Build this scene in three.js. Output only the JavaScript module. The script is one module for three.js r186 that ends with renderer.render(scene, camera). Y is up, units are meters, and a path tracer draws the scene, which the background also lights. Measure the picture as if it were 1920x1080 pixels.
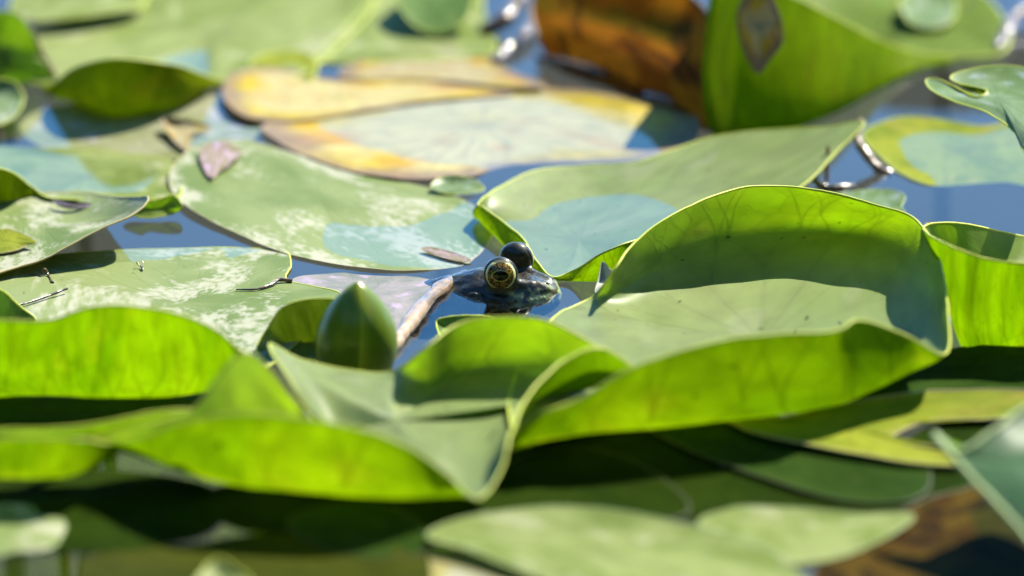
import * as THREE from 'three';
import { MarchingCubes } from 'three/addons/objects/MarchingCubes.js';
import { mergeGeometries, mergeVertices } from 'three/addons/utils/BufferGeometryUtils.js';

// ---------------------------------------------------------------- camera, sky, sun, exposure
const S = 0.0001875;                       // one length unit of the layout: metres
const DIST = 4, PITCH = 17 * Math.PI / 180;
const scene = new THREE.Scene();
const camera = new THREE.PerspectiveCamera(2 * Math.atan(0.10125 / DIST) * 180 / Math.PI, 16 / 9, 0.1, 60);
camera.position.set(0, DIST * Math.sin(PITCH), DIST * Math.cos(PITCH));
camera.lookAt(0, 0, 0);
camera.updateMatrixWorld(true);
camera.updateProjectionMatrix();
camera.focus = DIST - 0.005;
camera.userData.fStop = 5.6;

const renderer = new THREE.WebGLRenderer({ antialias: true });
renderer.toneMapping = THREE.LinearToneMapping;
renderer.toneMappingExposure = 2.35;
renderer.shadowMap.enabled = true;

const SUN = new THREE.Vector3(0.45, 0.71, -0.55).normalize();
{
  const W = 512, H = 256, d = new Float32Array(W * H * 4);
  for (let j = 0; j < H; j++) for (let i = 0; i < W; i++) {
    const el = ((j + 0.5) / H - 0.5) * Math.PI, az = ((i + 0.5) / W - 0.5) * 2 * Math.PI;
    const v = new THREE.Vector3(Math.cos(el) * Math.cos(az), Math.sin(el), Math.cos(el) * Math.sin(az));
    const up = Math.max(0, v.y), g = Math.exp(-up * 2.3), hz = Math.exp(-up * 14);
    const glow = Math.pow(Math.max(0, v.dot(SUN)), 24) * 0.3;
    const k = (j * W + i) * 4;
    d[k] = 0.008 + 0.16 * g + 0.30 * hz + glow;
    d[k + 1] = 0.02 + 0.60 * g + 0.15 * hz + glow * 0.97;
    d[k + 2] = 0.05 + 1.36 * g + glow * 0.9;
    d[k + 3] = 1;
  }
  const sky = new THREE.DataTexture(d, W, H, THREE.RGBAFormat, THREE.FloatType);
  sky.mapping = THREE.EquirectangularReflectionMapping; sky.magFilter = THREE.LinearFilter; sky.needsUpdate = true;
  scene.background = sky; scene.environment = sky;
}
const sun = new THREE.DirectionalLight(new THREE.Color().setRGB(1, 0.95, 0.80), 5);
sun.position.copy(SUN).multiplyScalar(4);
sun.castShadow = true;
sun.shadow.mapSize.set(4096, 4096);
Object.assign(sun.shadow.camera, { left: -0.6, right: 0.6, top: 0.6, bottom: -0.6, near: 0.5, far: 8 });
scene.add(sun, sun.target);

// ---------------------------------------------------------------- helpers
let seed = 7;
const rnd = () => { seed |= 0; seed = seed + 0x6D2B79F5 | 0; let t = Math.imul(seed ^ seed >>> 15, 1 | seed); t = t + Math.imul(t ^ t >>> 7, 61 | t) ^ t; return ((t ^ t >>> 14) >>> 0) / 4294967296; };
const hash = (x, y, z) => { let h = Math.imul(x, 374761393) ^ Math.imul(y, 668265263) ^ Math.imul(z, 2147483647 - 1274126177); h = Math.imul(h ^ h >>> 13, 1274126177); return ((h ^ h >>> 16) >>> 0) / 4294967296; };
function vnoise(x, y, z = 0) {
  const X = Math.floor(x), Y = Math.floor(y), Z = Math.floor(z);
  let u = x - X, v = y - Y, w = z - Z; u = u * u * (3 - 2 * u); v = v * v * (3 - 2 * v); w = w * w * (3 - 2 * w);
  const L = (a, b, t) => a + (b - a) * t;
  const q = (k) => L(L(hash(X, Y, Z + k), hash(X + 1, Y, Z + k), u), L(hash(X, Y + 1, Z + k), hash(X + 1, Y + 1, Z + k), u), v);
  return w === 0 ? q(0) : L(q(0), q(1), w);
}
const fbm = (x, y, z = 0, o = 4) => { let s = 0, a = 0.5, n = 0; for (let i = 0; i < o; i++) { s += a * vnoise(x, y, z); n += a; x *= 2.03; y *= 2.03; z *= 2.03; a *= 0.5; } return s / n; };
const sm = (a, b, x) => { const t = Math.min(1, Math.max(0, (x - a) / (b - a))); return t * t * (3 - 2 * t); };
const mix3 = (a, b, t) => [a[0] + (b[0] - a[0]) * t, a[1] + (b[1] - a[1]) * t, a[2] + (b[2] - a[2]) * t];

// ground survey: where the sight line of the surveyor's photograph (1920 x 1080) meets the level h above the water
function P(px, py, h) {
  const ty = Math.tan(camera.fov * Math.PI / 360), tx = ty * 16 / 9;
  const d = new THREE.Vector3((px / 960 - 1) * tx, (1 - py / 540) * ty, -1).transformDirection(camera.matrixWorld);
  const t = (h * S - camera.position.y) / d.y;
  return camera.position.clone().addScaledVector(d, t);
}

const taken = {};
function numbered(n) { const k = taken[n] = (taken[n] ?? -1) + 1; return k ? n + '_' + String(k).padStart(3, '0') : n; }
function tag(o, label, category, group) { o.userData.label = label; o.userData.category = category; if (group) o.userData.group = group; return o; }
function thing(name, label, category, group, at) {
  const g = new THREE.Group(); g.name = numbered(name); if (at) g.position.copy(at); scene.add(g);
  return tag(g, label, category, group);
}
function part(name, geo, mat, parent) {
  const m = new THREE.Mesh(geo, mat); m.name = name; m.castShadow = m.receiveShadow = true; parent.add(m); return m;
}
function struct(name, geo, mat) { const m = part(name, geo, mat, scene); m.userData.kind = 'structure'; return m; }

// ---------------------------------------------------------------- textures
const enc = (c) => { c = Math.min(1, Math.max(0, c)); return Math.round(255 * (c <= 0.0031308 ? 12.92 * c : 1.055 * Math.pow(c, 1 / 2.4) - 0.055)); };
function colourTexture(N, f) {
  const d = new Uint8Array(N * N * 4);
  for (let j = 0; j < N; j++) for (let i = 0; i < N; i++) { const c = f(i / N, j / N), k = (j * N + i) * 4; d[k] = enc(c[0]); d[k + 1] = enc(c[1]); d[k + 2] = enc(c[2]); d[k + 3] = 255; }
  const t = new THREE.DataTexture(d, N, N); t.colorSpace = THREE.SRGBColorSpace; t.magFilter = THREE.LinearFilter; t.minFilter = THREE.LinearMipmapLinearFilter; t.generateMipmaps = true; t.needsUpdate = true; return t;
}
function greyTexture(N, f) {
  const d = new Uint8Array(N * N * 4);
  for (let j = 0; j < N; j++) for (let i = 0; i < N; i++) { const c = Math.round(255 * Math.min(1, Math.max(0, f(i / N, j / N)))), k = (j * N + i) * 4; d[k] = d[k + 1] = d[k + 2] = c; d[k + 3] = 255; }
  const t = new THREE.DataTexture(d, N, N); t.magFilter = THREE.LinearFilter; t.needsUpdate = true; return t;
}
// forked veins of a water lily leaf, radiating from the stalk in the middle of the sheet
const VN = 1024, vein = new Float32Array(VN * VN);
{
  const stamp = (x, y, r, a) => {
    const R = Math.ceil(r * 2.5);
    for (let j = -R; j <= R; j++) for (let i = -R; i <= R; i++) {
      const X = Math.round(x) + i, Y = Math.round(y) + j; if (X < 0 || Y < 0 || X >= VN || Y >= VN) continue;
      const q = ((X - x) ** 2 + (Y - y) ** 2) / (r * r), v = a * Math.exp(-q); const k = Y * VN + X; if (v > vein[k]) vein[k] = v;
    }
  };
  const run = (ang, r0, r1, w, a, bend) => { const n = Math.ceil((r1 - r0) * 600); for (let i = 0; i <= n; i++) { const t = i / n, r = r0 + (r1 - r0) * t, A = ang + bend * t * t + 0.006 * Math.sin(r * 40 + ang * 7); stamp(VN * (0.5 + r * Math.cos(A)), VN * (0.5 + r * Math.sin(A)), w * (1.15 - 0.7 * t), a); } return ang + bend; };
  const fork = (ang, r, lv, w, spread) => {
    const len = 0.13 + 0.07 * rnd();
    for (const s of [-1, 1]) { const b = s * spread * (0.7 + 0.6 * rnd()); const e = run(ang, r, Math.min(0.5, r + len), w, 0.9 - lv * 0.14, b); if (lv < 3 && r + len < 0.48) fork(e, r + len, lv + 1, w * 0.72, spread * 0.62); }
  };
  const n = 19; for (let i = 0; i < n; i++) { const a = i / n * 2 * Math.PI + 0.08 * rnd(); const r = 0.14 + 0.07 * rnd(); run(a, 0.005, r, 5.5, 1, 0); fork(a, r, 0, 4.4, 0.13); }
  // cross veins tie the forks into meshes
  for (let i = 0; i < 260; i++) { const a = rnd() * 6.283, r = 0.12 + 0.36 * Math.sqrt(rnd()), w = (0.05 + 0.07 * rnd()) / (r * 4), up = (rnd() - 0.5) * 0.05; for (let t = 0; t <= 1; t += 0.01) { const A = a + w * t, R = r + up * Math.sin(t * 3.14); stamp(VN * (0.5 + R * Math.cos(A)), VN * (0.5 + R * Math.sin(A)), 1.7, 0.5); } }
}
{ // fine meshes between the outer veins
  const n = 15, pt = (i, j) => [(i + 0.15 + 0.7 * hash(i, j, 1)) / n, (j + 0.15 + 0.7 * hash(i, j, 2)) / n];
  for (let y = 0; y < VN; y++) for (let x = 0; x < VN; x++) {
    const u = x / VN, v = y / VN, r = Math.hypot(u - 0.5, v - 0.5); if (r < 0.24 || r > 0.5) continue;
    const I = Math.floor(u * n), J = Math.floor(v * n); let a = 9, b = 9;
    for (let j = -1; j <= 1; j++) for (let i = -1; i <= 1; i++) { const p = pt(I + i, J + j), d = Math.hypot(p[0] - u, p[1] - v); if (d < a) { b = a; a = d; } else if (d < b) b = d; }
    const k = y * VN + x, e = 0.34 * Math.exp(-(((b - a) / 0.005) ** 2)) * sm(0.24, 0.32, r); if (e > vein[k]) vein[k] = e;
  }
}
const veinAt = (u, v) => vein[Math.min(VN - 1, v * VN | 0) * VN + Math.min(VN - 1, u * VN | 0)];
const rad = (u, v) => Math.hypot(u - 0.5, v - 0.5) * 2;
const speck = (u, v, f, th) => sm(th, th + 0.06, vnoise(u * f, v * f, 3.3)) ;

const greenMap = (a, b, c, vd, k) => colourTexture(704, (u, v) => {
  const n = fbm(u * 5 + k, v * 5 + k), m = fbm(u * 23 + k, v * 23, 0, 3), e = veinAt(u, v);
  let q = mix3(a, b, sm(0.3, 0.7, n));
  q = mix3(q, c, sm(0.62, 0.8, fbm(u * 9 + 4 + k, v * 9)) * 0.6);
  const s = (0.86 + 0.28 * m) * (1 - vd * e) * (1 - 0.55 * speck(u + k, v, 60, 0.9));
  return [q[0] * s, q[1] * s, q[2] * s];
});
const residueMap = (k, amount) => colourTexture(832, (u, v) => {
  const n = fbm(u * 4 + k, v * 4 + k), e = veinAt(u, v);
  let q = mix3([0.17, 0.24, 0.07], [0.27, 0.33, 0.13], sm(0.3, 0.7, n));
  const patch = fbm(u * 6 + 9 + k, v * 6 + k, 0, 5), grain = fbm(u * 60, v * 60 + k, 0, 3);
  const w = sm(0.98 - amount, 1.17 - amount, patch * 0.72 + grain * 0.34);
  q = mix3(q, [0.55, 0.54, 0.43], w * 0.8);
  q = mix3(q, [0.16, 0.13, 0.07], speck(u, v + k, 70, 0.9) * 0.8);
  const s = 1 - 0.05 * e; return [q[0] * s, q[1] * s, q[2] * s];
});
const T = {
  waxTop: greenMap([0.42, 0.53, 0.20], [0.52, 0.61, 0.28], [0.60, 0.66, 0.40], 0.04, 0),
  freshUnder: greenMap([0.27, 0.42, 0.003], [0.38, 0.52, 0.004], [0.45, 0.52, 0.01], 0.42, 0),
  deepTop: greenMap([0.13, 0.24, 0.07], [0.19, 0.31, 0.10], [0.24, 0.30, 0.10], 0.15, 3.1),
  deepUnder: greenMap([0.16, 0.32, 0.01], [0.22, 0.40, 0.01], [0.26, 0.36, 0.02], 0.4, 3.1),
  olive: greenMap([0.22, 0.28, 0.02], [0.32, 0.36, 0.03], [0.38, 0.33, 0.05], 0.25, 5.7),
  pale: greenMap([0.20, 0.27, 0.05], [0.33, 0.39, 0.13], [0.52, 0.54, 0.34], 0.15, 8.2),
  chalk: residueMap(2.3, 0.50), chalk2: residueMap(7.9, 0.47),
  yellow: colourTexture(704, (u, v) => {
    const n = fbm(u * 4 + 1, v * 4), g = fbm(u * 3 + 8, v * 3 + 5), e = veinAt(u, v), r = rad(u, v);
    let q = mix3([0.56, 0.43, 0.03], [0.54, 0.47, 0.22], sm(0.34, 0.58, g));
    q = mix3(q, [0.52, 0.26, 0.03], sm(0.58, 0.78, n) * 0.6);
    q = mix3(q, [0.26, 0.18, 0.15], sm(0.74, 0.95, r + 0.22 * (fbm(u * 12, v * 12) - 0.5)) * 0.8);
    const s = (0.8 + 0.4 * fbm(u * 30, v * 30, 0, 3)) * (1 - 0.3 * e); return [q[0] * s, q[1] * s, q[2] * s];
  }),
  brown: colourTexture(512, (u, v) => {
    const n = fbm(u * 6 + 2, v * 6), e = veinAt(u, v), m = fbm(u * 14, v * 3 + 2);
    let q = mix3([0.24, 0.085, 0.008], [0.40, 0.18, 0.015], sm(0.35, 0.65, n));
    q = mix3(q, [0.13, 0.12, 0.012], sm(0.55, 0.7, fbm(u * 3 + 7, v * 3 + 1)) * 0.8);
    q = mix3(q, [0.05, 0.025, 0.01], sm(0.58, 0.7, m) * 0.7);
    const s = 1 - 0.45 * e; return [q[0] * s, q[1] * s, q[2] * s];
  }),
  vein: greyTexture(832, (u, v) => 0.5 + 0.28 * veinAt(u, v) + 0.18 * (fbm(u * 40, v * 40, 0, 3) - 0.5) + 0.25 * (fbm(u * 9, v * 9, 0, 2) - 0.5)),
};
const leafMat = (map, tr, coat, coatR, tint = 0xffffff) => new THREE.MeshPhysicalMaterial({ map, color: tint, roughness: 1, transmission: tr, thickness: 0, specularIntensity: 0, clearcoat: coat, clearcoatRoughness: coatR, bumpMap: T.vein, bumpScale: 0.00028, side: THREE.DoubleSide });
const rgb = (r, g, b) => new THREE.Color().setRGB(r, g, b);
const M = {
  fresh: [leafMat(T.waxTop, 0.8, 0.45, 0.44, rgb(0.9, 1, 0.6)), leafMat(T.freshUnder, 0.78, 0.15, 0.5)],
  freshWax: [leafMat(T.waxTop, 0.68, 1, 0.40), leafMat(T.freshUnder, 0.78, 0.15, 0.5)],
  deep: [leafMat(T.deepTop, 0.5, 0.18, 0.45), leafMat(T.deepUnder, 0.6, 0.15, 0.5)],
  olive: [leafMat(T.olive, 0.4, 0.3, 0.5), leafMat(T.olive, 0.6, 0.15, 0.5)],
  oliveDark: [leafMat(T.olive, 0.35, 0.2, 0.5, rgb(0.17, 0.18, 0.08)), leafMat(T.olive, 0.5, 0.15, 0.5, rgb(0.5, 0.62, 0.5))],  // darkened olive copy, foreground shade held in the tint
  pale: [leafMat(T.pale, 0.4, 0.45, 0.5), leafMat(T.freshUnder, 0.6, 0.15, 0.5, rgb(0.8, 0.75, 1))],
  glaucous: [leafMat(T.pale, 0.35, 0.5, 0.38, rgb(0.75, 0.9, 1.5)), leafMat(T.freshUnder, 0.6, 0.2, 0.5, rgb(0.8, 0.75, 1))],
  chalk: [leafMat(T.chalk, 0.3, 0.4, 0.42), leafMat(T.olive, 0.5, 0.15, 0.5)],
  chalk2: [leafMat(T.chalk2, 0.3, 0.4, 0.42), leafMat(T.olive, 0.5, 0.15, 0.5)],
  yellow: [leafMat(T.yellow, 0.3, 0.4, 0.45), leafMat(T.yellow, 0.5, 0.15, 0.5)],
  brown: [leafMat(T.brown, 0.78, 0.2, 0.4, rgb(1.5, 1.45, 1.4)), leafMat(null, 0.85, 0.2, 0.4, rgb(0.85, 0.7, 0.35))],
  oliveShade: [leafMat(T.olive, 0.1, 0.06, 0.5, rgb(0.05, 0.09, 0.06)), leafMat(T.olive, 0.3, 0.1, 0.5, rgb(0.1, 0.14, 0.1))],  // near-black tint paints foreground shade onto these pads
  deepShade: [leafMat(T.deepTop, 0.3, 0.1, 0.45, rgb(0.17, 0.22, 0.10)), leafMat(T.deepUnder, 0.5, 0.1, 0.5, rgb(0.4, 0.4, 0.4))],  // dark copy of deep, its tint standing in for shade
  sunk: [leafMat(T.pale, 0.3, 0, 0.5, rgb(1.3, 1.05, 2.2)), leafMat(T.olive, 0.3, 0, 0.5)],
  brownShade: [leafMat(T.brown, 0.2, 0.1, 0.45, rgb(0.22, 0.3, 0.4)), leafMat(T.brown, 0.2, 0.1, 0.45)],  // brown darkened by tint to imitate foreground shade
  slate: [leafMat(T.deepTop, 0.35, 0.35, 0.4, rgb(0.5, 0.6, 0.9)), leafMat(T.deepUnder, 0.5, 0.1, 0.5)],
  tan: [leafMat(T.yellow, 0.3, 0.3, 0.5, rgb(0.8, 0.8, 1)), leafMat(T.yellow, 0.4, 0.2, 0.5, rgb(0.7, 0.7, 0.9))],
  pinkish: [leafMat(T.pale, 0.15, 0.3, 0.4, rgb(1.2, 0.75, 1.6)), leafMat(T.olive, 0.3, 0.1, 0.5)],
  rim: new THREE.MeshPhysicalMaterial({ color: rgb(0.52, 0.58, 0.04), roughness: 0.8, clearcoat: 0.4, clearcoatRoughness: 0.4 }),
  rimTan: new THREE.MeshPhysicalMaterial({ color: rgb(0.40, 0.33, 0.16), roughness: 0.8, clearcoat: 0.3 }),
  rimDark: new THREE.MeshPhysicalMaterial({ color: rgb(0.18, 0.10, 0.05), roughness: 0.7, clearcoat: 0.5, clearcoatRoughness: 0.3 }),
  stalk: new THREE.MeshPhysicalMaterial({ color: rgb(0.16, 0.10, 0.03), roughness: 0.7, clearcoat: 0.6, clearcoatRoughness: 0.3 }),
  rimShade: new THREE.MeshPhysicalMaterial({ color: rgb(0.035, 0.045, 0.008), roughness: 0.8, clearcoat: 0.3, clearcoatRoughness: 0.4 }),  // rim colour darkened to go with the shade-tinted pads
  rimPale: new THREE.MeshPhysicalMaterial({ color: rgb(0.32, 0.40, 0.16), roughness: 0.8, clearcoat: 0.4 }),
};

// ---------------------------------------------------------------- leaves
// closed Catmull-Rom through points
function closedSpline(pts, n) {
  const out = [], m = pts.length;
  for (let i = 0; i < n; i++) {
    const f = i / n * m, k = Math.floor(f), t = f - k, [a, b, c, d] = [pts[(k + m - 1) % m], pts[k % m], pts[(k + 1) % m], pts[(k + 2) % m]];
    const t2 = t * t, t3 = t2 * t, v = new THREE.Vector3();
    for (const ax of ['x', 'y', 'z']) v[ax] = 0.5 * (2 * b[ax] + (c[ax] - a[ax]) * t + (2 * a[ax] - 5 * b[ax] + 4 * c[ax] - d[ax]) * t2 + (3 * b[ax] - a[ax] - 3 * c[ax] + d[ax]) * t3);
    out.push(v);
  }
  return out;
}
function tubeAlong(pts, r, sides, closed, vary = 0) {
  const pos = [], idx = [], nr = [], n = pts.length, up = new THREE.Vector3(0, 1, 0);
  for (let i = 0; i < n; i++) {
    const a = pts[closed ? (i + n - 1) % n : Math.max(0, i - 1)], b = pts[closed ? (i + 1) % n : Math.min(n - 1, i + 1)];
    const t = b.clone().sub(a).normalize(), s = new THREE.Vector3().crossVectors(t, up); if (s.lengthSq() < 1e-6) s.set(1, 0, 0); s.normalize(); const q = new THREE.Vector3().crossVectors(s, t);
    let R = (typeof r === 'function' ? r(i / (n - 1)) : r) * (1 + vary * (vnoise(i * 0.13, 5.5) - 0.5));
    for (let k = 0; k < sides; k++) { const A = k / sides * 2 * Math.PI, d = s.clone().multiplyScalar(Math.cos(A)).addScaledVector(q, Math.sin(A)); nr.push(d.x, d.y, d.z); pos.push(pts[i].x + d.x * R, pts[i].y + d.y * R, pts[i].z + d.z * R); }
  }
  for (let i = 0; i < (closed ? n : n - 1); i++) for (let k = 0; k < sides; k++) { const a = i * sides + k, b = i * sides + (k + 1) % sides, c = ((i + 1) % n) * sides + k, d = ((i + 1) % n) * sides + (k + 1) % sides; idx.push(a, c, b, b, c, d); }
  const g = new THREE.BufferGeometry(); g.setAttribute('position', new THREE.Float32BufferAttribute(pos, 3)); g.setAttribute('normal', new THREE.Float32BufferAttribute(nr, 3)); g.setIndex(idx); return g;
}
let leafNo = 0;
// spec.rim: [x, y, h] or [x, y, h, x', y', h'] with the belly of the leaf below that piece of rim
function leaf(name, label, category, group, mat, spec) {
  const no = ++leafNo, { c, rim, rimMat = M.rim, rw = 1.6, seg = 200, rings = 30, wob = 2, rimWob = 1.2, bt = 0.62, turn = 0, lift = 0, lean = 18, stalkX = 0 } = spec;
  const C = P(c[0], c[1], c[2] + lift);
  for (const r of rim) if (r.length > 3 && r[4] - r[1] > 45) r[2] = Math.max(r[2], (r[4] - r[1]) / Math.cos(PITCH) + r[5] + lean);   // a wall stands up over its foot, leaning a little
  const R = rim.map((r) => P(r[0], r[1], r[2] + lift));
  const B = rim.map((r, i) => r.length > 3 ? P(r[3], r[4], r[5] + lift) : (() => { const b = C.clone().lerp(R[i], bt); b.y = C.y + (R[i].y - C.y) * 0.3; return b; })());
  const Rs = closedSpline(R, seg), Bs = closedSpline(B, seg);
  for (let i = 0; i < seg; i++) { const w = fbm(Rs[i].x * 55 + no * 3.7, Rs[i].z * 55, no, 3) - 0.5; Rs[i].y += w * 2.4 * rimWob * S * 2; Rs[i].x += (fbm(Rs[i].x * 160, Rs[i].z * 160, no, 2) - 0.5) * 3 * rimWob * S; }
  const g = new THREE.BufferGeometry(), pos = [], uv = [], idx = [];
  const base = C.clone(); base.y = 0;
  for (let j = 0; j <= rings; j++) {
    const t = j / rings;
    for (let i = 0; i <= seg; i++) {
      const r = Rs[i % seg], b = Bs[i % seg], v = new THREE.Vector3();
      // quadratic through C (0), b (bt), r (1), eased to stay straight near the stalk
      const l0 = (t - bt) * (t - 1) / bt, l1 = t * (t - 1) / (bt * (bt - 1)), l2 = t * (t - bt) / (1 - bt);
      v.set(0, 0, 0).addScaledVector(C, l0).addScaledVector(b, l1).addScaledVector(r, l2);
      if (t < bt) { const q = C.clone().lerp(b, t / bt); v.lerp(q, 0.75 * (1 - t / bt)); }
      const edge = t * (1 - t * t * t) * 1.6;
      v.y += (fbm(v.x * 45 + no * 1.7, v.z * 30, no * 2.1, 3) - 0.5) * 2 * wob * S * edge;
      pos.push(v.x - base.x, v.y, v.z - base.z);
      const A = i / seg * 2 * Math.PI + turn + no; uv.push(0.5 + 0.485 * t * Math.cos(A), 0.5 + 0.485 * t * Math.sin(A));
    }
  }
  for (let j = 0; j < rings; j++) for (let i = 0; i < seg; i++) { const a = j * (seg + 1) + i, b = a + 1, d = a + seg + 1, e = d + 1; if (j) idx.push(a, d, b); idx.push(b, d, e); }
  g.setAttribute('position', new THREE.Float32BufferAttribute(pos, 3)); g.setAttribute('uv', new THREE.Float32BufferAttribute(uv, 2)); g.setIndex(idx); g.computeVertexNormals();
  { // close the seam of the normals
    const sn = g.attributes.normal; for (let j = 0; j <= rings; j++) { const a = j * (seg + 1), b = a + seg, x = sn.getX(a) + sn.getX(b), y = sn.getY(a) + sn.getY(b), z = sn.getZ(a) + sn.getZ(b), l = Math.hypot(x, y, z) || 1; sn.setXYZ(a, x / l, y / l, z / l); sn.setXYZ(b, x / l, y / l, z / l); }
  }
  const nn = g.attributes.normal; let upness = 0; for (let i = 0; i < nn.count; i++) upness += nn.getY(i);
  const skin = (side) => { const q = g.clone(), p = q.attributes.position, k = side * Math.sign(upness || 1) * 0.5 * S; for (let i = 0; i < p.count; i++) p.setXYZ(i, p.getX(i) + nn.getX(i) * k, p.getY(i) + nn.getY(i) * k, p.getZ(i) + nn.getZ(i) * k); return q; };
  const o = thing(name, label, category, group, base);
  part('upper_side', skin(1), mat[0], o); part('underside', skin(-1), mat[1], o);
  if (rimMat) part('rim', tubeAlong(Rs.map((r) => r.clone().sub(base)), rw * S, 6, true, 0.6), rimMat, o);
  if (lift || (C.y > 26 * S && name === 'lily_leaf' && c[1] !== 25)) part('stalk', tubeAlong([0, 0.25, 0.5, 0.75, 1].map((t) => new THREE.Vector3(stalkX * S + 18 * S * Math.sin(t * 3), (C.y - 0.0002) * (1 - t) - 0.28 * t, -60 * S * t)), 11 * S, 10, false), M.stalk, o);
  return o;
}

// ---------------------------------------------------------------- water and pond bed
const swell = [];                          // places where the water climbs a wet thing: [x, z, reach, height]
const FROG = P(952.5, 537, 0);
const stickPts = [[737, 648, 6], [752, 630, 7], [770, 606, 8], [785, 583, 8], [803, 560, 7], [825, 540, 5], [850, 524, 2], [872, 515, -3]].map((p) => P(...p));
for (const p of stickPts) swell.push([p.x, p.z, 20 * S, 3 * S]);
for (let a = 0; a < 6.28; a += 0.35) swell.push([FROG.x + S * (80 * Math.cos(a) + 4), FROG.z + S * 66 * Math.sin(a), 14 * S, 1.4 * S]);
{
  const xs = [], zs = [];
  for (const v of [-6, -3, -1.5, -0.8, -0.45, -0.3]) xs.push(v); for (let x = -0.24; x <= 0.2401; x += 0.0025) xs.push(x); for (const v of [0.3, 0.45, 0.8, 1.5, 3, 6]) xs.push(v);
  for (const v of [-8, -4, -2, -1, -0.7, -0.55]) zs.push(v); for (let z = -0.5; z <= 0.4301; z += 0.0025) zs.push(z); for (const v of [0.5, 0.7, 1, 2, 3.5]) zs.push(v);
  const pos = [], idx = [];
  for (const z of zs) for (const x of xs) {
    let y = 0;
    if (Math.abs(x) < 0.24 && z > -0.5 && z < 0.43) {
      y = (fbm(x * 14, z * 9, 2.2, 2) - 0.5) * 0.0011;
      let m = 0; for (const [a, b, r, h] of swell) { const q = ((x - a) ** 2 + (z - b) ** 2) / (r * r); if (q < 4) m = Math.max(m, h * Math.exp(-q * 2)); }
      y += m;
    }
    pos.push(x, y, z);
  }
  for (let j = 0; j < zs.length - 1; j++) for (let i = 0; i < xs.length - 1; i++) { const a = j * xs.length + i, b = a + 1, c = a + xs.length, d = c + 1; idx.push(a, c, b, b, c, d); }
  const g = new THREE.BufferGeometry(); g.setAttribute('position', new THREE.Float32BufferAttribute(pos, 3)); g.setIndex(idx); g.computeVertexNormals();
  struct('water', g, new THREE.MeshPhysicalMaterial({ color: rgb(0.96, 0.98, 0.96), roughness: 0, transmission: 1, thickness: 0, ior: 1.36 }));
  const bed = new THREE.PlaneGeometry(14, 14, 60, 60); bed.rotateX(-Math.PI / 2); bed.translate(0, -0.32, -1);
  const bp = bed.attributes.position; for (let i = 0; i < bp.count; i++) bp.setY(i, -0.32 + 0.06 * fbm(bp.getX(i) * 2, bp.getZ(i) * 2));
  bed.computeVertexNormals();
  struct('pond_bed', bed, new THREE.MeshStandardMaterial({ color: rgb(0.008, 0.008, 0.004), roughness: 1 }));
}

// near bank behind the viewer: unseen foliage put in to block the sky
{
  const g = new THREE.BufferGeometry(); g.setAttribute('position', new THREE.Float32BufferAttribute([0, -0.5, 0, 0.22, 0, 0.06, 0, 0.5, 0, -0.22, 0, 0.06], 3)); g.setIndex([0, 1, 2, 0, 2, 3]); g.computeVertexNormals();
  const n = 14000, im = new THREE.InstancedMesh(g, new THREE.MeshStandardMaterial({ color: rgb(0.045, 0.075, 0.018), roughness: 0.8, side: THREE.DoubleSide }), n), d = new THREE.Object3D();
  for (let i = 0; i < n; i++) {
    const a = -0.35 + 4.1 * rnd(), r = 6.5 + 3 * rnd(), top = 3.6 + 2.6 * fbm(a * 3, 1.5, 0, 3);
    d.position.set(Math.cos(a) * r, 0.1 + top * Math.pow(rnd(), 0.8), Math.sin(a) * r); d.rotation.set(rnd() * 6.3, rnd() * 6.3, rnd() * 6.3); d.scale.setScalar(0.5 + 0.5 * rnd()); d.updateMatrix(); im.setMatrixAt(i, d.matrix);
  }
  im.name = 'unseen_foliage'; im.castShadow = im.receiveShadow = true; im.userData.kind = 'stuff'; tag(im, 'unseen green foliage behind the viewer that blocks the sky', 'foliage'); scene.add(im);
}

// ---------------------------------------------------------------- the lily leaves, near ones in front of the frog first
const FLOAT = 'lily pads floating on the pond', CURL = 'lily leaves with curled up edges', SUNK = 'lily pads under the water surface';
const pad = (label, mat, spec, group = FLOAT) => leaf('lily_pad', label, 'lily pad', group, mat, spec);
const curl = (label, mat, spec, group = CURL) => leaf('lily_leaf', label, 'lily leaf', group, mat, spec);

curl('large folded bright green lily leaf right of the frog, like an open trough', M.freshWax, {
  c: [1430, 640, 8], lift: 40, rw: 2.2, wob: 6, rim: [
    [1042, 592, 12], [1075, 575, 12], [1116, 552, 22, 1150, 582, 10], [1150, 508, 55, 1180, 560, 9], [1192, 452, 95, 1225, 532, 10], [1280, 392, 120, 1295, 500, 10], [1400, 352, 130, 1385, 468, 10], [1530, 356, 130, 1500, 444, 14],
    [1640, 383, 130, 1590, 440, 20], [1715, 410, 130, 1655, 470, 26], [1760, 480, 115, 1690, 530, 30], [1776, 570, 92, 1710, 605, 30], [1773, 664, 58, 1710, 680, 22],
    [1700, 630, 92, 1690, 708, 9], [1612, 599, 124, 1610, 742, 4], [1560, 622, 114, 1545, 760, 3], [1400, 632, 114, 1400, 780, 3], [1265, 662, 104, 1260, 797, 3], [1180, 692, 92, 1150, 808, 3],
    [1090, 745, 66, 1060, 820, 3], [1015, 775, 45, 995, 830, 3], [966, 805, 24, 985, 832, 2], [955, 745, 10], [990, 655, 10]] });

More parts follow.
